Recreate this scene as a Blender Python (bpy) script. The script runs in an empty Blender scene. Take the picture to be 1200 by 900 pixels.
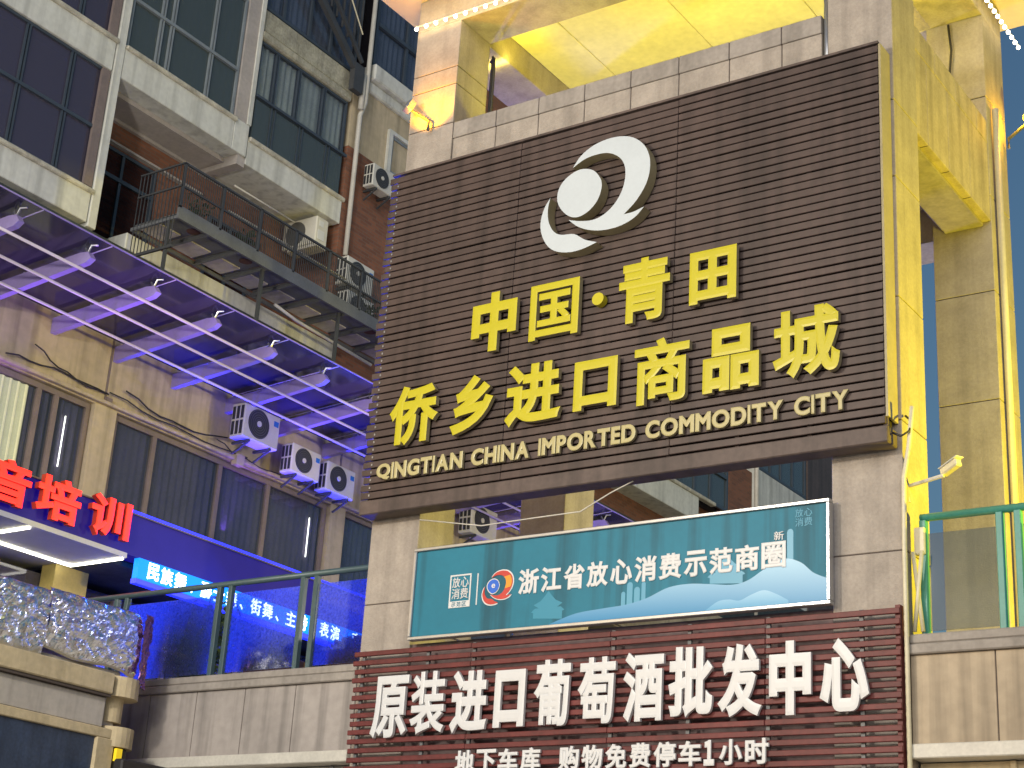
import bpy, math, random
from mathutils import Vector, Matrix
random.seed(7)
S = bpy.context.scene
COL = S.collection
R = math.radians

# ------------------------------------------------------------------ camera
yaw, pitch, roll = R(35.1357), R(20.9301), R(3.7021)
F = Vector((-math.sin(yaw)*math.cos(pitch), math.cos(yaw)*math.cos(pitch), math.sin(pitch)))
Rt = Vector((math.cos(yaw), math.sin(yaw), 0)); U = Rt.cross(F)
R2 = Rt*math.cos(roll)+U*math.sin(roll); U2 = -Rt*math.sin(roll)+U*math.cos(roll)
cd = bpy.data.cameras.new('camera'); cam = bpy.data.objects.new('camera', cd); COL.objects.link(cam)
cd.sensor_width = 36; cd.lens = 1948.087/1200*36; cd.clip_end = 3000; cd.clip_start = .1
M = Matrix((R2, U2, -F)).transposed().to_4x4(); M.translation = Vector((0, 0, 1.6)); cam.matrix_world = M
S.camera = cam

# ------------------------------------------------------------------ world, sun, exposure
SUN_EL, SUN_AZ = R(30), R(-25)     # azimuth measured from -Y (behind the camera) towards -X
w = bpy.data.worlds.new('World'); S.world = w; w.use_nodes = True
nt = w.node_tree; bg = nt.nodes['Background']
sky = nt.nodes.new('ShaderNodeTexSky'); sky.sky_type = 'NISHITA'; sky.sun_disc = False
sky.sun_elevation = R(6); sky.sun_rotation = R(205); sky.air_density = 1.2; sky.ozone_density = 3.2; sky.dust_density = 3.0
nt.links.new(sky.outputs[0], bg.inputs[0]); bg.inputs[1].default_value = .115
sd = bpy.data.lights.new('sun', 'SUN'); sun = bpy.data.objects.new('sun', sd); COL.objects.link(sun)
sd.energy = 1.15; sd.angle = R(40); sd.color = (1, .95, .89)
d = Vector((-.34, .80, -.26)).normalized()
sun.rotation_euler = d.to_track_quat('-Z', 'Y').to_euler()
S.view_settings.view_transform = 'Standard'; S.view_settings.look = 'None'
S.view_settings.exposure = 0.45; S.view_settings.gamma = 1
S.render.engine = 'CYCLES'
try:
    S.cycles.use_denoising = True; S.cycles.denoiser = 'OPENIMAGEDENOISE'
except Exception: pass
S.cycles.max_bounces = 8; S.cycles.transparent_max_bounces = 16; S.cycles.sample_clamp_indirect = 6
S.cycles.caustics_reflective = False; S.cycles.caustics_refractive = False

def light(name, kind, loc, energy, color, aim=None, size=(.3, .3), spot=None, spread=None):
    l = bpy.data.lights.new(name, kind); o = bpy.data.objects.new(name, l); COL.objects.link(o)
    o.location = loc; l.energy = energy; l.color = color
    if kind == 'AREA':
        l.shape = 'RECTANGLE'; l.size, l.size_y = size
        if spread: l.spread = R(spread)
    else: l.shadow_soft_size = size[0]
    if spot: l.spot_size = R(spot); l.spot_blend = .6
    if aim: o.rotation_euler = (Vector(aim)-Vector(loc)).to_track_quat('-Z', 'Y').to_euler()
    return o
# unseen lamps added as fill for plaza street lighting, the last behind the tower
for p, e in (((-8.5, -1.0, 7.5), 1000), ((-11.0, 3.0, 9.5), 2300), ((-6.5, 25.0, 8.0), 1100)):
    light('fill_light', 'POINT', p, e, (1, .93, .81), size=(.45,))
# the yellow floodlight that washes the tower's right side
light('floodlight', 'SPOT', (-.6, 16.9, 6.2), 2700, (1, .80, .0), (-6, 17.2, 9.4), (.2,), 110)
# warm uplights standing behind the parapet
for x in (-11.0, -8.9, -6.9):
    light('uplight', 'AREA', (x, 16.35, 12.35), 25, (1, .86, .02), (x, 16.7, 14.7), (.5, .3))
# warm glow of the bulb strings under the eaves
light('eave_lamp', 'AREA', (-13.0, 16.4, 14.1), 13, (1, .80, .12), (-13.1, 16.4, 15), (.1, 3))
light('eave_lamp', 'AREA', (-5.5, 17.6, 14.1), 13, (1, .76, .06), (-5.4, 17.6, 15), (.1, 3.4))
light('eave_lamp', 'AREA', (-11.6, 15.0, 14.15), 7, (1, .68, .12), (-11.6, 15.05, 15), (2.4, .1))
light('pillar_spot', 'SPOT', (-12.33, 14.93, 12.66), 75, (1, .42, .005), (-12.32, 15.3, 13.15), (.05,), 120)
light('pillar_spot', 'POINT', (-5.6, 18.95, 12.85), 16, (1, .5, .01), size=(.05,))
# blue LED tube above the shop sign, washing the canopy
light('led_wash', 'AREA', (-19.3, 21.5, 7.9), 1000, (.01, .05, 1), (-16, 20.0, 6.4), (.3, 7), None, 170)
light('led_wash', 'AREA', (-19.35, 20.6, 8.95), 60, (.02, .02, 1), (-19.35, 20.6, 12), (.3, 6.6), None, 40)
light('led_wash', 'AREA', (-18.9, 15.0, 9.0), 44, (.40, .17, 1), (-18.5, 15.3, 12), (.1, 6.5), None, 90)
light('led_wash', 'AREA', (-18.9, 20.6, 9.0), 44, (.30, .15, 1), (-18.3, 20.8, 12), (.1, 6.0), None, 90)
light('led_wash', 'AREA', (-18.9, 28, 9.0), 55, (.2, .12, 1), (-18.3, 28, 12), (.1, 6.0), None, 90)

# ------------------------------------------------------------------ materials
def mat(name, col, rough=.7, var=.12, scale=3., metal=0., bump=0., bscale=40., streak=0., emis=None, es=1., spec=.5, vcol=None):
    m = bpy.data.materials.new(name); m.use_nodes = True
    t = m.node_tree; p = t.nodes['Principled BSDF']
    p.inputs['Roughness'].default_value = rough; p.inputs['Metallic'].default_value = metal
    p.inputs['Specular IOR Level'].default_value = spec
    p.inputs['Base Color'].default_value = (*col, 1)
    if emis:
        p.inputs['Emission Color'].default_value = (*emis, 1); p.inputs['Emission Strength'].default_value = es
    g = t.nodes.new('ShaderNodeNewGeometry')
    if var or streak:
        def noise(vec, sc, det=6):
            n = t.nodes.new('ShaderNodeTexNoise'); n.inputs['Scale'].default_value = sc; n.inputs['Detail'].default_value = det
            t.links.new(vec, n.inputs['Vector']); return n.outputs['Fac']
        def mul(a, b):
            x = t.nodes.new('ShaderNodeMath'); x.operation = 'MULTIPLY'
            for i, v in enumerate((a, b)):
                if isinstance(v, (int, float)): x.inputs[i].default_value = v
                else: t.links.new(v, x.inputs[i])
            return x.outputs[0]
        def ramp(f, lo, hi, a=.3, b=.7):
            r = t.nodes.new('ShaderNodeMapRange'); r.inputs['From Min'].default_value = a; r.inputs['From Max'].default_value = b
            r.inputs['To Min'].default_value = lo; r.inputs['To Max'].default_value = hi
            t.links.new(f, r.inputs['Value']); return r.outputs[0]
        fac = mul(ramp(noise(g.outputs['Position'], scale), 1-var, 1+var), ramp(noise(g.outputs['Position'], scale*9), 1-var*.7, 1+var*.7))
        if streak:
            mp = t.nodes.new('ShaderNodeMapping'); mp.inputs['Scale'].default_value = (3.2, 3.2, .12)
            t.links.new(g.outputs['Position'], mp.inputs['Vector'])
            fac = mul(fac, ramp(noise(mp.outputs[0], 1.6, 8), 1-streak, 1, .33, .52))
        v = t.nodes.new('ShaderNodeMix'); v.data_type = 'RGBA'; v.blend_type = 'MULTIPLY'; v.inputs[0].default_value = 1
        v.inputs[6].default_value = (*col, 1)
        c = t.nodes.new('ShaderNodeCombineColor')
        for i in range(3): t.links.new(fac, c.inputs[i])
        t.links.new(c.outputs[0], v.inputs[7]); t.links.new(v.outputs[2], p.inputs['Base Color'])
    if bump:
        n = t.nodes.new('ShaderNodeTexNoise'); n.inputs['Scale'].default_value = bscale; n.inputs['Detail'].default_value = 5
        t.links.new(g.outputs['Position'], n.inputs['Vector'])
        b = t.nodes.new('ShaderNodeBump'); b.inputs['Strength'].default_value = bump; b.inputs['Distance'].default_value = .02
        t.links.new(n.outputs['Fac'], b.inputs['Height']); t.links.new(b.outputs[0], p.inputs['Normal'])
    return m

def glass(name, tint=(.6, .65, .75), clear=.6, rough=.03, body=(.03, .035, .05), speck=0.):
    """see-through pane: transparent mixed with a dark body, plus a fresnel mirror coat"""
    m = bpy.data.materials.new(name); m.use_nodes = True; t = m.node_tree
    t.nodes.remove(t.nodes['Principled BSDF']); out = t.nodes['Material Output']
    tr = t.nodes.new('ShaderNodeBsdfTransparent'); tr.inputs[0].default_value = (*tint, 1)
    df = t.nodes.new('ShaderNodeBsdfTranslucent' if speck else 'ShaderNodeBsdfDiffuse'); df.inputs[0].default_value = (*body, 1)
    gl = t.nodes.new('ShaderNodeBsdfGlossy'); gl.inputs['Roughness'].default_value = rough; gl.inputs[0].default_value = (.9, .9, .95, 1)
    a = t.nodes.new('ShaderNodeMixShader'); a.inputs[0].default_value = 1-clear
    t.links.new(tr.outputs[0], a.inputs[1]); t.links.new(df.outputs[0], a.inputs[2])
    if speck:
        g = t.nodes.new('ShaderNodeNewGeometry'); n = t.nodes.new('ShaderNodeTexNoise'); n.inputs['Scale'].default_value = 28; n.inputs['Detail'].default_value = 4
        t.links.new(g.outputs['Position'], n.inputs['Vector'])
        r = t.nodes.new('ShaderNodeMapRange'); r.inputs['From Min'].default_value = .42; r.inputs['From Max'].default_value = .62
        r.inputs['To Min'].default_value = 1-clear; r.inputs['To Max'].default_value = min(1, 1-clear+speck)
        t.links.new(n.outputs['Fac'], r.inputs['Value']); t.links.new(r.outputs[0], a.inputs[0])
    fr = t.nodes.new('ShaderNodeFresnel'); fr.inputs[0].default_value = 1.5
    ge = t.nodes.new('ShaderNodeNewGeometry'); iv = t.nodes.new('ShaderNodeMath'); iv.operation = 'SUBTRACT'; iv.inputs[0].default_value = 1
    t.links.new(ge.outputs['Backfacing'], iv.inputs[1]); mu = t.nodes.new('ShaderNodeMath'); mu.operation = 'MULTIPLY'
    t.links.new(fr.outputs[0], mu.inputs[0]); t.links.new(iv.outputs[0], mu.inputs[1])
    b = t.nodes.new('ShaderNodeMixShader'); t.links.new(mu.outputs[0], b.inputs[0])
    t.links.new(a.outputs[0], b.inputs[1]); t.links.new(gl.outputs[0], b.inputs[2]); t.links.new(b.outputs[0], out.inputs[0])
    return m

def brick_mat():
    m = mat('brick', (.2, .08, .05), .85, 0); t = m.node_tree; p = t.nodes['Principled BSDF']
    g = t.nodes.new('ShaderNodeNewGeometry'); s = t.nodes.new('ShaderNodeSeparateXYZ'); c = t.nodes.new('ShaderNodeCombineXYZ')
    t.links.new(g.outputs['Position'], s.inputs[0])
    ad = t.nodes.new('ShaderNodeMath'); ad.operation = 'ADD'
    t.links.new(s.outputs[0], ad.inputs[0]); t.links.new(s.outputs[1], ad.inputs[1])
    t.links.new(ad.outputs[0], c.inputs[0]); t.links.new(s.outputs[2], c.inputs[1])
    b = t.nodes.new('ShaderNodeTexBrick'); b.inputs['Scale'].default_value = 1; b.inputs['Brick Width'].default_value = .24
    b.inputs['Row Height'].default_value = .07; b.inputs['Mortar Size'].default_value = .006
    b.inputs['Color1'].default_value = (.27, .105, .055, 1); b.inputs['Color2'].default_value = (.17, .07, .042, 1); b.inputs['Mortar'].default_value = (.16, .12, .09, 1)
    t.links.new(c.outputs[0], b.inputs['Vector']); t.links.new(b.outputs['Color'], p.inputs['Base Color'])
    return m

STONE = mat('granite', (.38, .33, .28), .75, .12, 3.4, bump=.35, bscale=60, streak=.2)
STONE_YLIT = mat('granite_yellow_lit', (.44, .37, .27), .7, .14, 3.4, bump=.5, bscale=45, streak=.3)  # same granite, yellower: part of the floodlight is in its colour
GROUT = mat('grout', (.09, .07, .06), .95, 0)
COPING = mat('coping_stone', (.32, .285, .25), .8, .15, 2, streak=.2)
TERR_LIT = mat('warm_lit_granite', (.44, .355, .25), .8, .12, 1.0, bump=.15, streak=.42)  # terrace granite with the warm light on the right wall put into its colour
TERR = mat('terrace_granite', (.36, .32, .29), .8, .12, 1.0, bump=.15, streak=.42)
CREAM = mat('cream_paint', (.52, .43, .29), .8, .12, .8, streak=.28)
WHITE = mat('white_render', (.64, .64, .58), .8, .10, 1.1, streak=.26, bump=.1)
LIP = mat('weathered_ledge', (.50, .47, .38), .9, .3, 6, bump=.5, bscale=25)
CONC = mat('rough_concrete', (.40, .38, .29), .9, .28, 2.5, bump=.6, bscale=12, streak=.25)
PLASTER = mat('soffit_plaster', (.42, .38, .35), .9, .12, 1.5)
CEIL = mat('yellow_lit_ceiling', (.74, .68, .34), .8, .09, 1.2)  # pale ceiling with part of the yellow uplight put into its colour
SLABW = mat('white_ceiling', (.72, .66, .62), .8, .06, 1)
ORANGE = mat('eave_paint', (.66, .53, .26), .8, .06, 1)
BRICK = brick_mat()
DARKW = mat('dark_cladding', (.045, .055, .055), .7, .3, 2, streak=.3)
FRAME = mat('slate_frame', (.05, .065, .085), .45, .1)
FRAMEL = mat('pale_frame', (.22, .25, .27), .45, .1)
FRAMEC = mat('taupe_frame', (.21, .165, .15), .6, .12)
DARKROOM = mat('dark_room', (.022, .018, .026), .9, .2)
CURT = mat('violet_grey_curtain', (.15, .125, .19), .9, .15, 2)
CURTL = mat('cream_curtain', (.62, .64, .52), .9, .1, 2)
CURTB = mat('blue_grey_curtain', (.14, .16, .21), .9, .15, 2)
GLASS = glass('window_glass', (.85, .88, .92), .88, .04, (.10, .11, .13))
GLASSD = glass('dark_window_glass', (.45, .45, .6), .5, .05, (.11, .10, .15))
GLASSG = glass('balustrade_glass', (.5, .6, .6), .58, .08, (.14, .17, .17))
CANGL = glass('canopy_glass', (.46, .44, .49), .52, .12, (.085, .08, .11))
RAILGL = glass('rain_speckled_glass', (.75, .8, .95), .72, .05, (.5, .55, .75), speck=.32)
RAILGR = glass('clear_rail_glass', (.75, .8, .84), .74, .04, (.06, .085, .10))
STEELV = mat('violet_lit_beam_paint', (.36, .29, .58), .5, .08, 2)  # part of the violet LED light is tinted into the beam paint
PURL = mat('purlin_paint', (.62, .56, .66), .45, .05)
SLAT = mat('brown_slat', (.074, .049, .042), .55, .2, .8, streak=.35)
SLATB = mat('brown_board', (.10, .072, .062), .6, .2, 1.5, streak=.35)
SLATR = mat('red_slat', (.125, .024, .022), .55, .25, 2)
BLACK = mat('black_back', (.008, .007, .008), .9, 0)
YEL = mat('yellow_letter', (.52, .455, .014), .4, .03)
YSIDE_LIT = mat('gold_lit_return', (.34, .29, .17), .4, .1)  # yellow floodlight on letter and emblem edges, put into their colour
PALE = mat('white_letter', (.54, .59, .62), .35, .03)
WHT = mat('white_paint_letter', (.66, .66, .66), .4, .02)
GOLD = mat('pale_gold_letter', (.46, .40, .19), .35, .04)
METAL = mat('aluminium', (.45, .46, .48), .3, .06, metal=.7)
ACW = mat('appliance_white', (.62, .60, .53), .45, .05, 4)
ACD = mat('fan_grille_black', (.03, .032, .035), .5, 0)
ACS = mat('fan_ring_grey', (.10, .10, .10), .5, 0)
LABELB = mat('blue_sticker', (.02, .16, .5), .4, 0)
IRON = mat('dark_iron', (.055, .057, .060), .55, .15)
IRONL = mat('grey_iron', (.13, .135, .14), .5, .15)
RAILD = mat('grey_green_rail', (.06, .10, .105), .4, .1)
RAILT = mat('teal_rail', (.05, .24, .20), .4, .1)
PIPE = mat('pvc_pipe', (.58, .55, .48), .5, .1)
PIPEY = mat('pale_conduit', (.66, .60, .42), .45, .08)
CABLE = mat('black_cable', (.025, .022, .022), .6, 0)
FOIL = mat('silver_foil', (.90, .92, .96), .27, .08, 2, metal=1.)
FOILP = mat('purple_foil', (.30, .14, .32), .25, .2, 6, metal=.8)
KCREAM = mat('kiosk_cream', (.55, .45, .28), .75, .14, 1.5, streak=.2, bump=.15)
KGREY = mat('kiosk_panel', (.45, .41, .36), .8, .1, 1.5, streak=.2)
KGL = mat('dark_blue_board', (.035, .055, .10), .35, .25, 3, streak=.4, bump=.2, bscale=8)
LEAF = mat('leaf_green', (.025, .05, .018), .7, .35, 4)
LEAF2 = mat('leaf_olive', (.05, .07, .025), .7, .35, 4)
POT = mat('planter_clay', (.10, .045, .035), .8, .2)
BULB = mat('lit_bulb', (1, .9, .7), .5, 0, emis=(1, .86, .60), es=9)
TUBE = mat('lit_tube_or_reflection', (1, 1, .9), .5, 0, emis=(1, .96, .80), es=5)
TUBEB = mat('lit_blue_led', (.1, .1, 1), .5, 0, emis=(.01, .02, 1), es=1.6)
REDL = mat('lit_red_letter', (1, .05, .02), .5, 0, emis=(1, .014, .004), es=2.2)
REDS = mat('red_letter_return', (.62, .05, .02), .5, 0)
LBOX = mat('blue_light_box', (.022, .015, .10), .6, .1, emis=(.014, .004, .30), es=.34)
LBOXB = mat('blue_ticker_back', (.01, .1, .5), .6, .1, emis=(.0, .22, 1), es=1.3)
LEDW = mat('lit_white_led', (1, 1, 1), .5, 0, emis=(.75, .92, 1), es=4)
SHOPC = mat('shop_soffit', (.62, .62, .58), .7, .05)
YPIL = mat('yellow_pilaster', (.55, .43, .13), .7, .1)
PAVE = mat('paving', (.40, .38, .35), .85, .15, .5, bump=.1, bscale=10)
BLUEP = mat('banner_blue', (.012, .17, .255), .6, .06, 1.2, streak=.45)

def banner_mat(name, top, bot, z0, z1):
    """printed ink fading from one colour to another down the artwork"""
    m = mat(name, top, .4, 0); t = m.node_tree; p = t.nodes['Principled BSDF']
    g = t.nodes.new('ShaderNodeNewGeometry'); s = t.nodes.new('ShaderNodeSeparateXYZ'); t.links.new(g.outputs['Position'], s.inputs[0])
    r = t.nodes.new('ShaderNodeMapRange'); r.inputs['From Min'].default_value = z0; r.inputs['From Max'].default_value = z1
    t.links.new(s.outputs[2], r.inputs['Value'])
    x = t.nodes.new('ShaderNodeMix'); x.data_type = 'RGBA'; x.inputs[6].default_value = (*bot, 1); x.inputs[7].default_value = (*top, 1)
    t.links.new(r.outputs[0], x.inputs[0]); t.links.new(x.outputs[2], p.inputs['Base Color'])
    return m
HILL = banner_mat('printed_hill', (.34, .58, .76), (.03, .24, .48), 5.70, 6.16)
HILL2 = banner_mat('printed_front_hill', (.36, .60, .78), (.10, .36, .60), 5.72, 5.9)
INK = mat('printed_pale_blue', (.10, .34, .50), .4, 0)
INKG = mat('printed_ghost_blue', (.03, .245, .37), .4, 0)

# ------------------------------------------------------------------ mesh helpers
def W(o):
    v = Vector((0, 0, 0))
    while o: v += o.location; o = o.parent
    return v

class MB:
    def __init__(s): s.v = []; s.f = []; s.mi = []; s.cur = 0
    def add(s, vs, fs):
        b = len(s.v); s.v += [tuple(v) for v in vs]; s.f += [tuple(i+b for i in f) for f in fs]; s.mi += [s.cur]*len(fs); return s
    def box(s, x0, y0, z0, x1, y1, z1):
        x0, x1 = sorted((x0, x1)); y0, y1 = sorted((y0, y1)); z0, z1 = sorted((z0, z1))
        return s.add([(x0,y0,z0),(x1,y0,z0),(x1,y1,z0),(x0,y1,z0),(x0,y0,z1),(x1,y0,z1),(x1,y1,z1),(x0,y1,z1)],
              [(0,3,2,1),(4,5,6,7),(0,1,5,4),(1,2,6,5),(2,3,7,6),(3,0,4,7)])
    def bbox(s, x0, y0, z0, x1, y1, z1, b=.01):
        """box with chamfered edges"""
        x0, x1 = sorted((x0, x1)); y0, y1 = sorted((y0, y1)); z0, z1 = sorted((z0, z1))
        b = min(b, (x1-x0)*.45, (y1-y0)*.45, (z1-z0)*.45)
        vs = []; idx = {}
        for ix, x in enumerate((x0, x1)):
            for iy, y in enumerate((y0, y1)):
                for iz, z in enumerate((z0, z1)):
                    dx, dy, dz = (b if ix == 0 else -b), (b if iy == 0 else -b), (b if iz == 0 else -b)
                    for a, p in enumerate(((x, y+dy, z+dz), (x+dx, y, z+dz), (x+dx, y+dy, z))):
                        idx[(ix, iy, iz, a)] = len(vs); vs.append(p)
        fs = []
        for i in (0, 1):
            fs.append([idx[(i,0,0,0)], idx[(i,1,0,0)], idx[(i,1,1,0)], idx[(i,0,1,0)]])
            fs.append([idx[(0,i,0,1)], idx[(1,i,0,1)], idx[(1,i,1,1)], idx[(0,i,1,1)]])
            fs.append([idx[(0,0,i,2)], idx[(1,0,i,2)], idx[(1,1,i,2)], idx[(0,1,i,2)]])
            for j in (0, 1):
                fs.append([idx[(i,j,0,0)], idx[(i,j,1,0)], idx[(i,j,1,1)], idx[(i,j,0,1)]])
                fs.append([idx[(i,0,j,0)], idx[(i,1,j,0)], idx[(i,1,j,2)], idx[(i,0,j,2)]])
                fs.append([idx[(0,i,j,1)], idx[(1,i,j,1)], idx[(1,i,j,2)], idx[(0,i,j,2)]])
                for k in (0, 1): fs.append([idx[(i,j,k,a)] for a in range(3)])
        # orient outwards
        c = Vector(((x0+x1)/2, (y0+y1)/2, (z0+z1)/2)); out = []
        for f in fs:
            p = [Vector(vs[k]) for k in f]; n = (p[1]-p[0]).cross(p[2]-p[0]); m = sum(p, Vector())/len(p)-c
            out.append(f if n.dot(m) > 0 else f[::-1])
        return s.add(vs, out)
    def tube(s, pts, r, n=8, r2=None):
        pts = [Vector(p) for p in pts]; rings = []
        for i, p in enumerate(pts):
            a = (pts[min(i+1, len(pts)-1)]-pts[max(i-1, 0)]).normalized()
            up = Vector((0, 0, 1)) if abs(a.z) < .9 else Vector((1, 0, 0))
            u = a.cross(up).normalized(); v = a.cross(u)
            q = r if r2 is None else r+(r2-r)*i/(len(pts)-1)
            rings.append([p+u*math.cos(2*math.pi*k/n)*q+v*math.sin(2*math.pi*k/n)*q for k in range(n)])
        vs = sum(rings, []); fs = []
        for i in range(len(pts)-1):
            for k in range(n): fs.append((i*n+k, i*n+(k+1) % n, (i+1)*n+(k+1) % n, (i+1)*n+k))
        fs.append(tuple(range(n))[::-1]); fs.append(tuple((len(pts)-1)*n+k for k in range(n)))
        return s.add(vs, fs)
    def bar(s, a, b, w, h, up=(0, 0, 1)):
        """rectangular bar from a to b"""
        a = Vector(a); b = Vector(b); d = (b-a).normalized(); u = d.cross(Vector(up)).normalized(); v = u.cross(d)
        vs = []
        for p in (a, b):
            for i, j in ((-1,-1),(1,-1),(1,1),(-1,1)): vs.append(p+u*i*w/2+v*j*h/2)
        return s.add(vs, [(0,1,2,3),(7,6,5,4),(0,4,5,1),(1,5,6,2),(2,6,7,3),(3,7,4,0)])
    def prism(s, poly, f0, f1):
        """poly of 2-D points; f0, f1 map (a,b) to the two 3-D faces"""
        n = len(poly); vs = [f0(*p) for p in poly]+[f1(*p) for p in poly]
        return s.add(vs, [tuple(range(n)), tuple(range(2*n-1, n-1, -1))]+[(i, n+i, n+(i+1) % n, (i+1) % n) for i in range(n)])
    def wavy(s, y0, y1, z0, z1, x, amp=.03, per=.16, axis='y'):
        n = max(4, int(abs(y1-y0)/per*6)); vs = []; ph = random.random()*6
        for i in range(n+1):
            y = y0+(y1-y0)*i/n; a = amp*math.sin(y/per*2*math.pi+ph+1.2*math.sin(y*2.1+ph))*(.6+.4*math.sin(y*1.7))
            for z in (z0, z1): vs.append((x+a, y, z))
        return s.add(vs, [(2*i, 2*i+2, 2*i+3, 2*i+1) for i in range(n)])
    def build(s, name, m, parent=None, smooth=False):
        o0 = W(parent) if parent else Vector()
        me = bpy.data.meshes.new(name); me.from_pydata([tuple(Vector(v)-o0) for v in s.v], [], s.f)
        for k in (m if isinstance(m, (list, tuple)) else [m]): me.materials.append(k)
        for p, i in zip(me.polygons, s.mi): p.material_index = i
        if smooth:
            for p in me.polygons: p.use_smooth = True
        o = bpy.data.objects.new(name, me); COL.objects.link(o)
        if parent: o.parent = parent
        return o

def box(name, m, parent, *c, b=0):
    k = MB(); k.bbox(*c, b=b) if b else k.box(*c)
    return k.build(name, m, parent)

def empty(name, loc, label=None, cat=None, group=None):
    o = bpy.data.objects.new(name, None); COL.objects.link(o); o.location = loc; o.empty_display_size = .2
    return tag(o, label, cat, group)
def tag(o, label=None, cat=None, group=None, kind=None):
    for k, v in (('label', label), ('category', cat), ('group', group), ('kind', kind)):
        if v: o[k] = v
    return o
def copy_tree(o, loc, label):
    def cp(a, par):
        c = a.copy(); COL.objects.link(c)
        if par: c.parent = par
        for ch in a.children: cp(ch, c)
        return c
    r = cp(o, None); r.location = loc; r['label'] = label
    return r

FONT = {}
def glyph(ch, bold=.012):
    """outline of one character as (verts, faces), front and back by local z"""
    if (ch, bold) in FONT: return FONT[(ch, bold)]
    c = bpy.data.curves.new('glyph', 'FONT'); c.body = ch; c.extrude = .05; c.bevel_depth = bold; c.bevel_resolution = 0; c.resolution_u = 6
    o = bpy.data.objects.new('glyph', c); COL.objects.link(o)
    bpy.context.view_layer.update()
    me = bpy.data.meshes.new_from_object(o.evaluated_get(bpy.context.evaluated_depsgraph_get()))
    vs = [tuple(v.co) for v in me.vertices]; fs = [tuple(p.vertices) for p in me.polygons]
    bpy.data.objects.remove(o); bpy.data.curves.remove(c); bpy.data.meshes.remove(me)
    FONT[(ch, bold)] = (vs, fs); return vs, fs
def char(name, ch, a0, a1, z0, z1, front, depth, ms, parent, face='-y', bold=.012, keep=False):
    """one raised character filling a0..a1 by z0..z1; faces -y (a is x) or +x (a is y)"""
    vs, fs = glyph(ch, bold)
    xs = [v[0] for v in vs]; ys = [v[1] for v in vs]; zs = [v[2] for v in vs]
    X0, X1, Y0, Y1, Z0, Z1 = min(xs), max(xs), min(ys), max(ys), min(zs), max(zs)
    if keep:                                   # keep the natural height inside an em box
        Y0, Y1 = -.12, .88
        if ch in '、·': X0, X1, = -.1, .9
    m = MB(); out = []
    for x, y, z in vs:
        a = a0+(x-X0)/(X1-X0)*(a1-a0); h = z0+(y-Y0)/(Y1-Y0)*(z1-z0); t = (Z1-z)/max(Z1-.05, 1e-6)*min(.004, depth*.3) if z > .05 else min(.004, depth*.3)+(.05-z)/(.05-Z0)*(depth-min(.004, depth*.3))
        out.append((a, front+t, h) if face == '-y' else (front-t, a, h))
    m.add(out, fs)
    if isinstance(ms, (list, tuple)):
        zm = .0495
        m.mi = [0 if min(vs[i][2] for i in f) > zm else 1 for f in fs]
    return m.build(name, ms, parent)

def stone_blocks(xs, ys, zs, gap=.012, inset=.012):
    """stone clad block: courses between the given joints, dark joint behind"""
    m = MB()
    for i in range(len(xs)-1):
        for j in range(len(ys)-1):
            for k in range(len(zs)-1):
                g = gap/2
                m.bbox(xs[i]+g*(i > 0), ys[j]+g*(j > 0), zs[k]+g*(k > 0), xs[i+1]-g*(i < len(xs)-2), ys[j+1]-g*(j < len(ys)-2), zs[k+1]-g*(k < len(zs)-2), b=.006)
    m.cur = 1; m.box(xs[0]+inset, ys[0]+inset, zs[0]+.002, xs[-1]-inset, ys[-1]-inset, zs[-1]-.002)
    return m

# ------------------------------------------------------------------ ground
g = MB(); g.box(-400, -400, -.3, 400, 600, 0); tag(g.build('ground', PAVE), kind='structure')

# ================================================================== the sign tower
T = empty('sign_tower', (-9.28, 17.2, 0), 'granite clad square gate tower with open top carrying the big brown sign', 'tower')
zs = [0, 1.5, 3.0, 4.62, 6.18, 7.55, 8.93, 10.35, 11.3, 12.66, 13.26, 13.53, 14.25]
zr = [0, 1.5, 3.0, 4.62, 6.05, 7.5, 8.88, 10.3, 11.6, 13.03, 14.25]
for x0, x1, y0, y1, zz in ((-12.70, -11.96, 15.25, 15.95, zs), (-6.63, -5.86, 15.25, 15.95, zs[:9]+[12.98, 14.25]),
                           (-12.70, -11.96, 18.45, 19.2, zr), (-6.62, -5.86, 18.45, 19.2, zr)):
    stone_blocks([x0, x1], [y0, y1], zz).build('pillar', [STONE, GROUT], T)
# front parapet, side and rear beams
px = [-11.955, -11.27, -10.61, -9.92, -9.25, -8.58, -7.9, -7.22, -6.72]
stone_blocks(px, [15.28, 15.9], [11.5, 12.42]).build('parapet', [STONE, GROUT], T)
stone_blocks(px, [15.265, 15.93], [12.422, 12.66]).build('parapet_coping', [COPING, GROUT], T)
for x0, x1, s in ((-6.5, -5.868, 1), (-12.69, -12.06, -1)):
    stone_blocks([x0, x1], [15.955, 16.31, 17.0, 17.73, 18.445], [11.24, 12.34]).build('side_beam', [STONE_YLIT, GROUT], T)
    stone_blocks([x0-.01, x1+.004], [15.955, 16.6, 17.3, 18.05, 18.445], [12.342, 12.66]).build('beam_coping', [STONE_YLIT, GROUT], T)
    box('beam_soffit_trim', COPING, T, x0+.05, 15.96, 11.19, x1-.10, 18.44, 11.238)
stone_blocks([-11.955, -10.2, -8.4, -6.625], [18.5, 19.1], [11.15, 12.66]).build('rear_beam', [STONE, GROUT], T)
box('inner_slab', SLABW, T, -12.05, 15.96, 11.62, -6.505, 18.49, 11.8)
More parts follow.
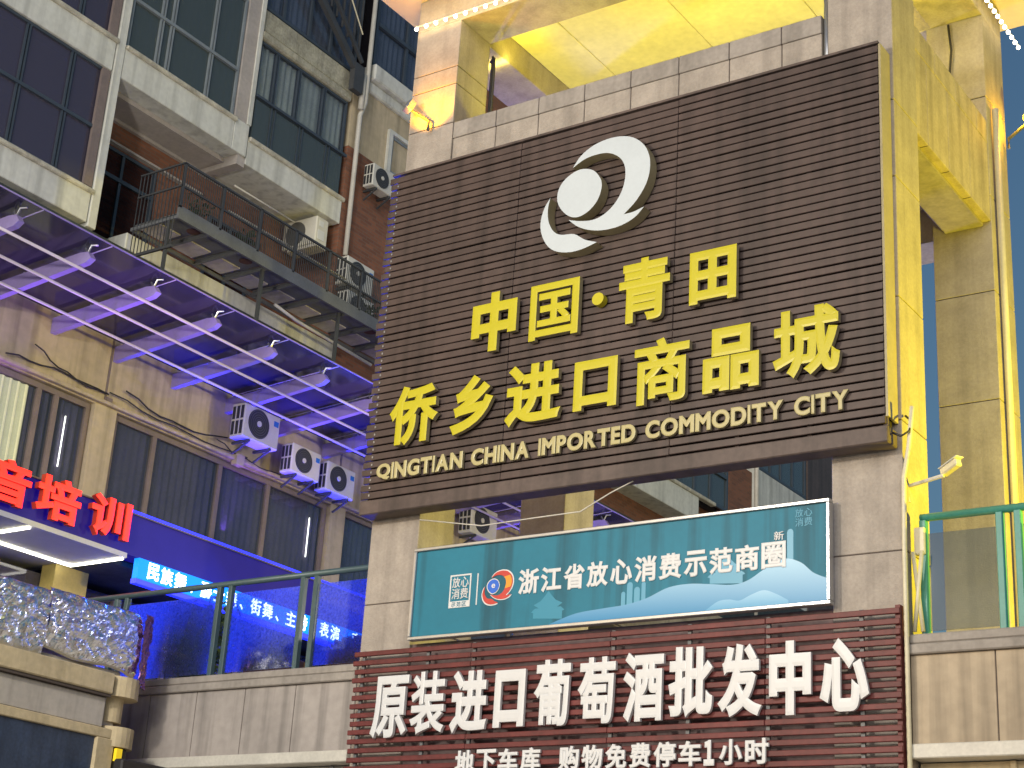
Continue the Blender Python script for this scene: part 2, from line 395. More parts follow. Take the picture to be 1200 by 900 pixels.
# upper ring beams and roof
box('roof_beam', STONE, T, -12.70, 15.25, 14.252, -5.86, 15.95, 14.75, b=.01)
box('roof_beam', STONE, T, -12.70, 18.45, 14.252, -5.86, 19.20, 14.75, b=.01)
box('roof_beam', STONE, T, -12.70, 15.953, 14.252, -12.0, 18.447, 14.75, b=.01)
box('roof_beam', STONE, T, -6.56, 15.953, 14.252, -5.86, 18.447, 14.75, b=.01)
m = MB()
cx = [-11.995, -11.2, -9.6, -8.0, -6.565]
for i in range(4): m.bbox(cx[i]+.004, 15.955, 14.66, cx[i+1]-.004, 18.445, 14.74, b=.008)
m.build('ceiling', CEIL, T)
box('roof', ORANGE, T, -13.15, 14.8, 14.755, -5.2, 19.7, 15.15)
box('rod_drain', CABLE, T, -11.98, 16.02, 12.6, -11.95, 16.05, 14.1)

def pipe(name, pts, r, m, label, cat, group=None):
    return tag(MB().tube(pts, r).build(name, m, smooth=True), label, cat, group)

# ---- the big brown sign
SG = empty('main_sign', (-9.28, 15.1, 7.23), 'large dark brown slatted signboard with white emblem and yellow Chinese lettering', 'signboard')
m = MB(); n = 45
for i in range(n):
    z = 7.43+i*.0985
    l = -12.67+random.uniform(-.035, .012)
    tw = random.uniform(-.004, .004)
    for a_, b_ in ((l, -10.62), (-10.614, -8.4), (-8.394, -5.925)): m.bbox(a_, 14.968+random.uniform(-.004, .004), z+random.uniform(-.003, .003), b_, 15.0, z+.082+random.uniform(-.004, .003), b=.005)
m.build('slat_panel', SLAT, SG)
x = -12.6
while x < -5.95: box('batten', SLATB, SG, x, 15.004, 7.412, x+.045, 15.05, 11.84); x += .83
box('backing', mat('brown_backing', (.02, .013, .011), .9, 0), SG, -12.62, 15.052, 7.412, -5.95, 15.2, 11.84)
box('bottom_board', SLATB, SG, -12.69, 14.965, 7.23, -5.9, 15.22, 7.41, b=.012)
box('top_cap', SLATB, SG, -12.66, 14.96, 11.87, -5.92, 15.22, 11.90)
box('edge_trim', YSIDE_LIT, SG, -5.921, 14.975, 7.504, -5.895, 15.24, 11.865)
for i in range(44): box('fixing_screw', METAL, SG, -12.56, 14.958, 7.455+i*.0985, -12.542, 14.966, 7.48+i*.0985)
YM = [YEL, YSIDE_LIT]
CH = [('中',-11.11,-10.46,9.03,9.8),('国',-10.27,-9.59,9.05,9.76),('青',-9.05,-8.39,9.03,9.82),('田',-8.14,-7.56,9.10,9.74),
('侨',-12.26,-11.52,8.01,8.78),('乡',-11.33,-10.72,8.03,8.76),('进',-10.54,-9.77,8.01,8.77),('口',-9.6,-9.03,8.07,8.67),('商',-8.81,-8.12,8.01,8.78),('品',-7.95,-7.28,8.02,8.76),('城',-7.12,-6.36,8.03,8.82)]
BOLD = {'国': .022, '城': .034, '商': .030, '侨': .036, '青': .032, '葡': .03, '萄': .03, '酒': .036, '装': .024, '原': .028, '进': .038, '批': .042, '发': .042}
for c, a, b, z0, z1 in CH: char('character', c, a, b, z0, z1, 14.86, .09, YM, SG, bold=BOLD.get(c, .046))
k = MB(); k.prism([(-9.33+.078*math.cos(t*math.pi/12), 9.42+.078*math.sin(t*math.pi/12)) for t in range(24)], lambda a, b: (a, 14.86, b), lambda a, b: (a, 14.95, b)); k.build('dot', YEL, SG)
txt = 'QINGTIAN CHINA IMPORTED COMMODITY CITY'
def width(ch):
    if ch == ' ': return .34
    v, _ = glyph(ch, .012); xs = [p[0] for p in v]; return max(xs)-min(xs)
def latin(txt, a0, a1, z0, z1, front, depth, ms, par, gap=.06, bold=.012):
    ws = [width(c) for c in txt]; tot = sum(ws)+gap*(len(txt)-1); s = (a1-a0)/tot; a = a0
    for c, wd in zip(txt, ws):
        if c != ' ': char('letter', c, a, a+wd*s, z0, z1, front, depth, ms, par, bold=bold)
        a += (wd+gap)*s
latin(txt, -12.42, -6.29, 7.62, 7.83, 14.90, .06, [GOLD, YSIDE_LIT], SG, gap=.05, bold=.045)

def smooth_poly(p, n=4):
    out = []; N = len(p)
    for i in range(N):
        a, b, c, d = (Vector((*p[(i+k-1) % N], 0)) for k in range(4))
        if (b-a).length > 1e-6 and (c-b).length > 1e-6 and ((b-a).angle(c-b) > 1.1 or (c-b).angle(d-c) > 1.1):
            sharp_b = (b-a).angle(c-b) > 1.1; sharp_c = (c-b).angle(d-c) > 1.1
            if sharp_b: a = b-(c-b)
            if sharp_c: d = c+(c-b)
        for k in range(n):
            t = k/n
            q = .5*((2*b)+(c-a)*t+(2*a-5*b+4*c-d)*t*t+(3*b-a-3*c+d)*t**3); out.append((q.x, q.y))
    return out
BIG = [(-9.73,11.19),(-9.62,11.33),(-9.44,11.43),(-9.2,11.465),(-8.96,11.42),(-8.78,11.29),(-8.68,11.11),(-8.66,10.91),(-8.71,10.72),(-8.83,10.54),(-8.99,10.40),(-8.86,10.405),(-8.72,10.44),(-8.84,10.33),(-9.02,10.265),(-9.23,10.255),(-9.43,10.295),(-9.61,10.38),(-9.75,10.50),(-9.59,10.45),(-9.42,10.425),(-9.29,10.45),(-9.15,10.54),(-9.04,10.69),(-8.99,10.88),(-9.01,11.06),(-9.10,11.19),(-9.25,11.275),(-9.43,11.29),(-9.58,11.265)]
DISC = [(-9.93,10.83),(-9.9,10.98),(-9.79,11.09),(-9.62,11.145),(-9.44,11.09),(-9.33,10.95),(-9.31,10.82),(-9.36,10.67),(-9.47,10.56),(-9.62,10.51),(-9.76,10.56),(-9.88,10.69)]
SMALL = [(-10.03,10.86),(-10.11,10.73),(-10.15,10.55),(-10.12,10.38),(-10.03,10.22),(-9.9,10.12),(-9.71,10.07),(-9.53,10.075),(-9.34,10.12),(-9.51,10.19),(-9.66,10.295),(-9.84,10.325),(-9.95,10.39),(-10.03,10.53),(-10.055,10.7)]
def shape(name, poly, y0, y1, ms, par, f=lambda a, b: (a, b), n=4):
    k = MB(); q = [f(*p) for p in smooth_poly(poly, n)]
    A = sum(q[i][0]*q[(i+1) % len(q)][1]-q[(i+1) % len(q)][0]*q[i][1] for i in range(len(q)))
    if A < 0: q = q[::-1]
    k.prism(q, lambda a, b: (a, y0, b), lambda a, b: (a, y1, b))
    if isinstance(ms, list): k.mi = [0]+[1]*(len(k.f)-1)
    return k.build(name, ms, par)
LG = [PALE, YSIDE_LIT]
shape('emblem_swoosh', BIG, 14.80, 14.955, LG, SG); shape('emblem_disc', DISC, 14.80, 14.955, LG, SG); shape('emblem_crescent', SMALL, 14.80, 14.955, LG, SG)

# ---- blue banner
BN = empty('banner_board', (-9.32, 15.2, 5.69), 'teal blue printed banner board with white Chinese text and pale hills in a metal frame', 'banner')
box('panel', BLUEP, BN, -11.84, 15.12, 5.70, -6.63, 15.18, 6.72)
m = MB(); m.bbox(-11.88, 15.09, 5.66, -6.59, 15.19, 5.698, b=.006); m.bbox(-11.88, 15.09, 6.722, -6.59, 15.19, 6.76, b=.006)
m.bbox(-11.88, 15.09, 5.70, -11.842, 15.19, 6.72, b=.006); m.bbox(-6.628, 15.09, 5.70, -6.59, 15.19, 6.72, b=.006); m.build('frame', METAL, BN)
def flat(name, poly, y, m, n=1, par=BN):
    q = smooth_poly(poly, n) if n > 1 else poly
    A = sum(q[i][0]*q[(i+1) % len(q)][1]-q[(i+1) % len(q)][0]*q[i][1] for i in range(len(q)))
    if A < 0: q = q[::-1]
    k = MB(); k.prism(q, lambda a, b: (a, y, b), lambda a, b: (a, 15.121, b)); return k.build(name, m, par)
def spline_top(pts, n=8):
    out = []
    for i in range(len(pts)-1):
        a = pts[max(i-1, 0)]; b = pts[i]; c = pts[i+1]; d = pts[min(i+2, len(pts)-1)]
        for k in range(n):
            t = k/n; out.append(tuple(.5*(2*b[j]+(c[j]-a[j])*t+(2*a[j]-5*b[j]+4*c[j]-d[j])*t*t+(3*b[j]-a[j]-3*c[j]+d[j])*t**3) for j in (0, 1)))
    return out+[pts[-1]]
hill = spline_top([(-9.95,5.702),(-9.6,5.80),(-9.25,5.83),(-8.95,5.85),(-8.7,5.90),(-8.45,5.99),(-8.2,6.01),(-7.95,5.985),(-7.68,5.955),(-7.5,5.99),(-7.3,6.10),(-7.1,6.175),(-6.92,6.12),(-6.78,6.0),(-6.632,5.93)])
flat('printed_hill', [(-6.632, 5.702)]+hill[::-1], 15.1165, HILL)
flat('printed_front_hill', [(-7.05, 5.702)]+spline_top([(-8.0,5.702),(-7.85,5.79),(-7.72,5.80),(-7.6,5.78),(-7.47,5.83),(-7.33,5.865),(-7.2,5.82),(-7.05,5.736)])[::-1], 15.114, HILL2)
for x0, x1, z1 in ((-9.02,-8.97,5.97),(-8.95,-8.88,6.06),(-8.86,-8.79,6.0),(-8.77,-8.72,6.06),(-7.07,-7.0,6.45)):
    m = MB(); m.box(x0, 15.118, 5.84 if x1 < -8 else 6.16, x1, 15.121, z1); m.prism([((x0+x1)/2+(x1-x0)/2*math.cos(t*math.pi/6), z1+(x1-x0)/2*math.sin(t*math.pi/6)) for t in range(7)], lambda a, b: (a, 15.118, b), lambda a, b: (a, 15.121, b)); m.build('printed_block', INK, BN)
pag = [(-7.95,5.99),(-7.95,6.05),(-7.98,6.06),(-7.93,6.1),(-7.88,6.1),(-7.95,6.14),(-7.86,6.18),(-7.80,6.24),(-7.76,6.29),(-7.72,6.24),(-7.66,6.18),(-7.57,6.14),(-7.64,6.1),(-7.59,6.1),(-7.54,6.06),(-7.57,6.05),(-7.57,5.96)]
flat('printed_pagoda', pag, 15.118, INK); flat('printed_pagoda', [(x-2.2, z-.2) for x, z in pag], 15.1187, INKG)
for k_, c in enumerate('浙江省放心消费示范商圈'):
    a = -10.37+k_*.3015; char('character', c, a, a+.275, 6.075+.001*k_, 6.365, 15.105, .015, WHT, BN, bold=.034)
char('character', '新', -7.215, -7.10, 6.375, 6.47, 15.105, .015, WHT, BN, bold=.012)
# seal stamp on the left
m = MB(); m.box(-11.33, 15.112, 6.0, -11.03, 15.121, 6.075); m.box(-11.33, 15.112, 6.075, -11.312, 15.121, 6.39); m.box(-11.048, 15.112, 6.075, -11.03, 15.121, 6.39); m.box(-11.312, 15.112, 6.372, -11.048, 15.121, 6.39)
m.build('seal_frame', WHT, BN)
for c, a, z in (('放',-11.295,6.235),('心',-11.175,6.235),('消',-11.295,6.10),('费',-11.175,6.10)): char('character', c, a, a+.112, z, z+.125, 15.108, .012, WHT, BN, bold=.012)
for k_, c in enumerate('示范区'): char('character', c, -11.29+k_*.075, -11.23+k_*.075, 6.01, 6.065, 15.108, .003, BLUEP, BN, bold=.01)
box('divider', WHT, BN, -10.945, 15.112, 6.01, -10.93, 15.121, 6.38)
def lf(cx, cz, s): return lambda a, b: (cx+(a+9.41)*s, cz+(b-10.77)*s)
SWR = mat('printed_red', (.50, .05, .04), .4, .1); SWO = mat('printed_orange', (.75, .30, .03), .4, .05); SWB = mat('printed_blue', (.02, .13, .60), .4, .05)
fz = lf(-10.655, 6.19, .275)
ctr = lambda poly, e: [(a+(a+9.41)*e, b+(b-10.77)*e) for a, b in poly]
shape('badge_outline', ctr(BIG, .07), 15.116, 15.121, WHT, BN, fz, 3); shape('badge_outline', ctr(SMALL, .07), 15.1165, 15.121, WHT, BN, fz, 3)
shape('badge_swoosh', BIG, 15.112, 15.1155, SWR, BN, fz, 3); shape('badge_crescent', SMALL, 15.112, 15.1155, SWR, BN, fz, 3)
inner = [(a*.88-9.0*.12, b*.88+10.95*.12) for a, b in BIG[5:9]]+[(-9.04,10.69),(-8.99,10.88),(-9.01,11.06),(-9.10,11.19)]
shape('badge_glow', inner, 15.110, 15.1118, SWO, BN, fz, 3)
shape('badge_disc', ctr(DISC, .05), 15.1125, 15.116, WHT, BN, fz, 3); shape('badge_disc', [(a*.93-9.62*.07, b*.93+10.83*.07) for a, b in DISC], 15.109, 15.112, SWB, BN, fz, 3)
char('badge_letter', 'e', -10.735, -10.685, 6.185, 6.235, 15.106, .003, WHT, BN, bold=.02)
for c, a, z in (('放',-6.98,6.60),('心',-6.88,6.60),('消',-6.98,6.5),('费',-6.88,6.5)): char('character', c, a, a+.09, z, z+.09, 15.118, .003, INKG, BN, bold=.01)

# ---- red slat sign
RS = empty('wine_sign', (-9.34, 15.2, 3.6), 'red brown slatted shop sign with big white Chinese lettering below the blue banner', 'signboard')
m = MB()
for i in range(20):
    z = 3.56+i*.1025
    dz = random.uniform(-.004, .004); sl = random.uniform(-.008, .008)
    for (a, b) in ((-12.63, -10.95), (-10.945, -9.12), (-9.115, -7.3), (-7.295, -5.87)):
        j = random.uniform(-.005, .005)
        m.bbox(a+(random.uniform(-.03, .01) if a < -12 else 0), 15.09+j*.5, z+dz+j, b, 15.125+j*.5, z+.058+dz+j, b=.006)
m.build('slat_panel', SLATR, RS)
for x in (-12.55, -11.6, -10.95, -9.12, -8.2, -7.3, -6.3): box('batten', IRONL, RS, x, 15.127, 3.6, x+.04, 15.16, 5.58)
box('edge_post', SLATR, RS, -5.93, 15.127, 3.6, -5.88, 15.22, 5.60)
for c, a, b, z0, z1 in [('原',-12.26,-11.74,4.53,5.24),('装',-11.70,-11.21,4.55,5.26),('进',-11.13,-10.63,4.54,5.24),('口',-10.54,-10.14,4.58,5.21),('葡',-10.02,-9.56,4.57,5.29),('萄',-9.46,-9.0,4.57,5.28),('酒',-8.9,-8.42,4.57,5.3),('批',-8.36,-7.85,4.59,5.32),('发',-7.79,-7.30,4.57,5.31),('中',-7.22,-6.77,4.56,5.3),('心',-6.68,-6.17,4.57,5.29)]:
    char('character', c, a, b, z0, z1, 15.02, .06, WHT, RS, bold=BOLD.get(c, .052))
a = -11.03
for c in '地下车库 购物免费停车１小时':
    if c == ' ': a += .2; continue
    wd = .27 if c != '１' else .13
    char('character', c, a, a+wd-.015, 4.10, 4.355, 15.04, .04, WHT, RS, bold=.034 if c != '１' else .07); a += .2885 if c != '１' else .17

# ================================================================== terrace between tower and apartment block
tag(box('terrace_floor', TERR, None, -21.0, 15.52, 4.75, 1.5, 30, 5.22), kind='structure')
def terr_wall(name, x0, x1, zb, zt, label, step=.83, tm=None, sm=None):
    t = empty(name, ((x0+x1)/2, 15.4, 0), label, 'wall')
    xs = [x0]; x = x0+step
    while x < x1-.3: xs.append(x); x += step
    xs.append(x1)
    stone_blocks(xs, [15.25, 15.5], [zb, zt]).build('cladding', [tm or TERR, GROUT], t)
    k = MB(); k.bbox(x0, 15.2, zt+.002, x1, 15.62, zt+.10, b=.012); k.bbox(x0, 15.22, zt+.104, x1, 15.6, zt+.2, b=.015); k.build('coping', COPING, t)
    box('ledge', PIPE, t, x0, 15.19, zb-.14, x1, 15.5, zb-.004, b=.01)
    box('shopfront', sm or KGREY, t, x0, 15.45, 0, x1, 16.1, zb-.15)
    for xx in (x0+.9, (x0+x1)/2, x1-.4): box('shop_post', sm or METAL, t, xx-.03, 15.40, 0, xx+.03, 15.448, zb-.15, b=.01)
    return t
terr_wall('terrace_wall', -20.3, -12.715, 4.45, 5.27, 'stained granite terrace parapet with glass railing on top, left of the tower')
terr_wall('terrace_wall', -5.835, 1.5, 4.27, 5.12, 'granite terrace parapet with teal glass railing on top, right of the tower', tm=TERR_LIT, sm=KCREAM)
box('shopfront', DARKW, T, -12.7, 16.2, 0, -5.86, 16.4, 4.6); box('fascia_wall', mat('brown_fascia', (.15, .105, .10), .8, .3, 1.2), T, -11.955, 15.3, 4.0, -6.635, 15.6, 5.66)

def railing(name, posts, x0, x1, zc, zt, rm, gm, label, gz0, gz1):
    t = empty(name, ((x0+x1)/2, 15.42, zc), label, 'railing')
    k = MB(); k.tube([(x0, 15.4, zt), (x1, 15.4, zt)], .04, 10); k.build('top_rail', rm, t, True)
    for p in posts: box('post', rm, t, p-.035, 15.36, zc, p+.035, 15.44, zt-.03, b=.008)
    ed = [x0]+posts+[x1]
    for a, b in zip(ed[:-1], ed[1:]):
        if b-a > .5: box('glass_pane', gm, t, a+.05, 15.39, gz0, b-.05, 15.405, gz1)
    return t
railing('glass_railing', [-19.0, -18.8, -17.2, -17.0, -15.28, -15.08, -13.84, -13.62], -20.0, -12.72, 5.475, 6.7, RAILD, RAILGL, 'grey green railing with rain speckled glass on the left terrace', 5.53, 6.56)
rr = railing('glass_railing', [-5.72, -4.95, -4.77, -3.2, -3.0, -1.4, -1.2], -5.75, 1.4, 5.325, 6.53, RAILT, RAILGR, 'teal railing with clear glass on the right terrace', 5.38, 6.36)
box('meter_box', PIPEY, None, -5.80, 15.33, 6.14, -5.69, 15.41, 6.42, b=.01); o = bpy.data.objects['meter_box']; tag(o, 'small pale junction box strapped to the end of the teal railing', 'junction box')
pipe('conduit', [(-5.80, 15.3, 6.16), (-5.72, 15.31, 5.36)], .022, PIPEY, 'pale conduit leaning in against the teal railing end, foot outwards', 'pipe', 'loose conduits at the teal railing')
pipe('conduit', [(-5.70, 15.28, 6.16), (-5.80, 15.29, 5.36)], .022, PIPEY, 'pale conduit crossing in front of the other, foot near the pillar', 'pipe', 'loose conduits at the teal railing')
pipe('wall_conduit', [(-5.70, 15.12, 7.62), (-5.75, 15.13, 7.2), (-5.82, 15.16, 6.9), (-5.835, 15.17, 6.2), (-5.835, 15.17, 0)], .026, PIPEY, 'long pale conduit running down the front edge of the right tower pillar', 'pipe')
pipe('cable', [(-6.0, 15.13, 7.42), (-5.8, 15.06, 7.30), (-5.72, 15.08, 7.35), (-5.74, 15.2, 7.5), (-5.84, 15.3, 7.6)], .012, CABLE, 'dark cable looping at the lower right corner of the brown sign', 'cable')
pipe('cable', [(-11.8, 15.05, 7.1), (-10.9, 15.06, 6.93), (-10.21, 15.1, 6.955), (-9.58, 15.1, 6.96), (-9.2, 15.1, 7.13), (-8.9, 15.08, 7.225)], .008, PIPE, 'thin pale cable sagging in the gap between brown sign and banner', 'cable')
pipe('rain_pipe', [(-5.80, 18.62, 12.9), (-5.80, 18.62, 5.6)], .045, PIPEY, 'pale vertical rain pipe on the yellow lit side of the rear right pillar', 'pipe')
pipe('rain_pipe', [(-6.675, 15.33, 12.9), (-6.675, 15.33, 11.55)], .035, METAL, 'short grey pipe in the slot between parapet and right tower pillar', 'pipe')
pipe('lamp_cable', [(-6.30, 18.40, 14.2), (-6.27, 18.40, 13.8), (-6.33, 18.40, 13.2), (-6.42, 18.42, 12.6)], .016, CABLE, 'black cable hanging down the rear right pillar above the beam', 'cable')
pipe('lamp_cable', [(-12.0, 16.02, 14.0), (-11.93, 16.02, 14.05), (-11.92, 16.02, 13.9), (-11.92, 16.02, 12.6)], .018, CABLE, 'black hooked cable hanging beside the front left pillar top', 'cable')

# cctv camera, small spot lamps
def cctv(loc, label):
    x, y, z = loc; t = empty('security_camera', loc, label, 'security camera')
    MB().tube([(x-.40, y, z-.25), (x-.40, y, z-.08), (x-.02, y-.02, z-.02)], .022).build('bracket', PIPE, t)
    k = MB(); k.bbox(-.045, -.125, -.04, .045, .125, .04, b=.015); rot = Matrix.Rotation(R(60), 3, 'Z') @ Matrix.Rotation(R(-14), 3, 'X')
    k.v = [tuple(rot @ Vector(v)+Vector((x+.06, y-.03, z+.05))) for v in k.v]; k.build('housing', PIPEY, t)
    k = MB(); k.bbox(-.053, -.155, .041, .053, .13, .052, b=.005); k.v = [tuple(rot @ Vector(v)+Vector((x+.06, y-.03, z+.05))) for v in k.v]; k.build('sun_hood', WHT, t)
    return t
cctv((-5.47, 15.40, 6.96), 'white security camera on a bent arm beside the right tower pillar')
def spotlamp(loc, d, label):
    x, y, z = loc; t = empty('spot_lamp', loc, label, 'spot lamp', 'small spot lamps on the tower')
    MB().tube([(x, y, z-.16), (x, y, z-.02), (x+d[0]*.28, y+d[1]*.28, z+.12)], .022).build('arm', IRON, t)
    k = MB(); k.bbox(-.075, -.05, -.085, .075, .05, .085, b=.015); rot = Matrix.Rotation(math.atan2(d[1], d[0])-R(60), 3, 'Z') @ Matrix.Rotation(R(25), 3, 'X')
    k.v = [tuple(rot @ Vector(v)+Vector((x+d[0]*.32, y+d[1]*.32, z+.18))) for v in k.v]; k.build('lamp_head', METAL, t)
spotlamp((-12.30, 15.16, 12.74), (-.7, -.5), 'small spot lamp on an arm at the foot of the orange lit left pillar')
spotlamp((-5.78, 19.05, 12.7), (.9, -.1), 'small spot lamp on an arm beside the orange lit rear right pillar')

def bulbs(name, pts, label):
    t = empty(name, pts[0], label, 'string lights'); MB().tube([pts[0], pts[-1]], .010).build('wire', PIPE, t)
    for p in pts:
        k = MB(); nr = 6
        vs = []; fs = []
        for i in range(1, 5):
            for j in range(8): vs.append((p[0]+.028*math.sin(i*math.pi/5)*math.cos(j*math.pi/4), p[1]+.028*math.sin(i*math.pi/5)*math.sin(j*math.pi/4), p[2]-.03+.028*math.cos(i*math.pi/5)))
        for i in range(3):
            for j in range(8): fs.append((i*8+j, (i+1)*8+j, (i+1)*8+(j+1) % 8, i*8+(j+1) % 8))
        fs.append(tuple(range(8))); fs.append(tuple(31-q for q in range(8))); k.add(vs, fs); k.build('bulb', BULB, t, True)
bulbs('string_lights', [(-12.66+.165*i, 15.16, 14.29) for i in range(16)], 'row of glowing round bulbs along the front left roof beam')
bulbs('string_lights', [(-5.70, 17.2+.14*i, 14.29) for i in range(17)], 'dense row of glowing bulbs along the right roof beam')

# ================================================================== apartment block on the left
A = empty('apartment_block', (-22, 28, 0), 'weathered brick and cream apartment block with glazed balconies running behind the tower', 'building')
X = -20.0
def window(par, y0, y1, z0, z1, x, ys, tz, fm, cm=None, gm=GLASS, fw=.06, back=.35, wave=.025, room=True, pair=False):
    """frame with mullions (ys) and transoms (tz), a pane, a curtain and a dark room behind"""
    k = MB(); d = .07
    k.box(x-d, y0, z0, x, y1, z0+fw); k.box(x-d, y0, z1-fw, x, y1, z1)
    k.box(x-d, y0, z0+fw, x, y0+fw, z1-fw); k.box(x-d, y1-fw, z0+fw, x, y1, z1-fw)
    for y in ys:
        if pair: k.box(x-d-.02, y-fw*.9, z0+fw, x-.004, y-fw*.3, z1-fw); k.box(x-d-.02, y+fw*.3, z0+fw, x-.004, y+fw*.9, z1-fw)
        else: k.box(x-d-.02, y-fw/2, z0+fw, x-.004, y+fw/2, z1-fw)
    for z in tz: k.box(x-d-.025, y0+fw, z-fw*.6, x+.012, y1-fw, z+fw*.6)
    f = k.build('window', fm, par)
    box('pane', gm, f, x-.05, y0+fw, z0+fw, x-.04, y1-fw, z1-fw)
    if cm: MB().wavy(y0+.03, y1-.03, z0+.03, z1-.03, x-.11, wave).build('curtain', cm, f)
    if room: box('room', DARKROOM, f, x-back-.1, y0, z0, x-back, y1, z1)
    return f
# main mass and ground floor
m = MB(); m.box(-34, 4, 0, -22.0, 47, 24.5); m.build('wall', DARKROOM, A)
# --- podium storey: wall, pilasters, sills
k = MB(); k.box(-21.9, 6, 10.47, X, 46, 11.9); k.box(-21.9, 6, 8.62, X, 46, 8.84)
for y0, y1 in ((16.81, 17.28), (22.74, 23.18), (27.0, 27.5), (31.5, 32)): k.box(-21.9, y0, 8.842, X+.02, y1, 10.468)
k.build('wall', CREAM, A)
k = MB(); k.bbox(X, 6, 10.49, X+.10, 46, 10.55, b=.01); k.bbox(X, 6, 8.78, X+.10, 46, 8.86, b=.01); k.build('sill_band', CREAM, A)
k = MB(); k.box(X, 16.98, 10.55, X+.012, 17.02, 11.9); k.box(X, 22.9, 10.55, X+.012, 22.94, 11.9); k.build('wall_joint', FRAMEC, A)
w1 = window(A, 12.2, 16.79, 8.86, 10.45, X-.06, [13.3, 14.35, 15.75, 16.1], [], FRAMEC, CURT, fw=.09)
window(A, 17.3, 22.72, 8.86, 10.45, X-.06, [18.25, 19.85, 21.1], [], FRAMEC, CURT, fw=.09)
window(A, 23.2, 26.98, 8.86, 10.45, X-.06, [24.4, 25.7], [], FRAMEC, CURTB, fw=.08)
window(A, 27.52, 31.48, 8.86, 10.45, X-.06, [29, 30.2], [], FRAMEC, CURT, fw=.08)
MB().wavy(14.7, 15.58, 8.95, 10.35, X-.12, .02).build('lit_curtain', mat('lit_cream_curtain', (.8, .75, .45), .8, .1, emis=(1, .9, .5), es=.35), A)
MB().tube([(X-.13, 16.38, 9.28), (X-.13, 16.38, 10.12)], .009).build('tube_or_reflection', TUBE, A)  # a light reflected in the window, built as a glowing tube
MB().tube([(X-.13, 22.35, 9.35), (X-.13, 22.35, 10.1)], .009).build('tube_or_reflection', TUBE, A)  # second window reflection, likewise a glowing tube behind the pane
# dark parapet wall above canopy, cream band, brick end
box('dark_wall', DARKW, A, -21.9, 6, 11.902, X, 46, 13.27)
box('cream_band', WHITE, A, -21.9, 16.9, 13.272, X+.02, 22.45, 13.56, b=.01)
box('brick_wall', BRICK, A, -21.9, 22.46, 12.6, X+.015, 24.6, 13.57)
# recess behind: brick wall with door and window
box('brick_wall', BRICK, A, -21.9, 6, 13.57, -21.0, 24, 16.195)
box('soffit_lining', PLASTER, A, -20.99, 16.2, 16.1, -20.35, 22.1, 16.19)
window(A, 16.6, 18.2, 13.6, 15.55, -20.96, [17.4], [15.0], FRAME, None, GLASSD, back=.02, room=False)
window(A, 19.6, 20.8, 13.7, 15.35, -20.96, [20.2], [], FRAME, None, GLASSD, back=.02, room=False)
k = MB(); k.box(-21.0, 16.4, 15.6, -20.9, 19.3, 15.64); k.box(-21.0, 16.4, 16.03, -20.93, 22.0, 16.09); k.build('brick_ledge', PLASTER, A)
# --- glazed bay, nearest, with floors above
def bay(y0, y1, zb, zs_, zt, ys, tz, fm, cm, gm, low=True):
    b = box('balcony_band', WHITE, A, -21.0, y0, zb, X+.02, y1, zs_, b=.012)
    k = MB(); k.bbox(X-.1, y0-.0, zs_-.10, X+.075, y1+.03, zs_-.012, b=.02); k.build('band_lip', LIP, b)
    window(A, y0+.04, y1-.02, zs_, zt, X-.03, ys, tz, fm, cm, gm, fw=.05, pair=True)
    return b
bay(8, 16.03, 13.36, 13.97, 16.22, [10.3, 11.6, 12.9, 14.3, 15.25], [15.08], FRAME, None, GLASSD)
bay(8, 16.03, 16.222, 16.86, 19.2, [10.3, 11.6, 12.9, 14.3, 15.25], [17.95], FRAME, None, GLASSD)
box('white_post', WHITE, A, -20.2, 16.05, 13.3, X+.035, 16.225, 24, b=.01)
k = MB(); k.box(X-.05, 15.85, 14.0, X+.01, 16.02, 16.2); k.box(X-.05, 15.85, 16.88, X+.01, 16.02, 19.2); k.build('jamb', FRAMEC, A)
bay(16.24, 18.99, 16.2, 16.86, 19.4, [17.25, 17.0, 18.25], [17.85], FRAMEL, CURTB, GLASSG)
box('balcony_band', WHITE, A, -21.0, 18.995, 16.2, X+.02, 19.38, 16.86, b=.012)
box('white_post', PLASTER, A, -20.4, 19.0, 16.862, X, 19.30, 24); box('white_post', WHITE, A, -20.4, 19.303, 16.862, X+.03, 19.40, 24)
box('soffit_beam', PLASTER, A, -20.98, 19.2, 16.0, X-.02, 19.40, 16.198)
box('balcony_band', WHITE, A, -21.0, 19.405, 16.08, X, 22.16, 16.64, b=.012)
k = MB(); k.bbox(X-.1, 19.41, 16.56, X+.055, 22.2, 16.655, b=.02); k.build('band_lip', LIP, A)
window(A, 19.44, 22.05, 16.66, 18.78, X-.03, [19.95, 20.6, 21.35], [17.56], FRAME, CURTL, GLASS, fw=.045, pair=True)
k = MB(); k.box(X-.02, 19.46, 16.66, X+.0, 22.0, 17.5); k.build('lower_glass', GLASSG, A)
k = MB()
for y in (19.9, 20.0, 20.7, 20.8, 21.5, 21.6): k.box(X+.002, y-.012, 16.66, X+.02, y+.012, 17.56)
k.box(X+.002, 19.44, 17.53, X+.05, 22.1, 17.58); k.build('balustrade', FRAME, A)
k = MB(); k.bbox(-20.9, 19.41, 18.8, X+.03, 22.1, 18.98, b=.03); k.bbox(-20.9, 19.41, 18.985, X-.03, 22.2, 19.52, b=.05); k.build('concrete_band', CONC, A)
window(A, 19.45, 22.2, 19.53, 22.5, X-.06, [20.0, 20.75, 21.4], [], FRAME, CURTB, GLASS, fw=.06)
k = MB()
k.bar((-19.86, 20.35, 20.75), (-19.86, 22.14, 19.35), .10, .14); k.bar((-19.86, 20.9, 20.95), (-19.86, 22.16, 19.72), .06, .07)
for i in range(7): k.box(-19.92, 20.9+i*.19, 20.6-i*.13, -19.88, 20.93+i*.19, 22.6)
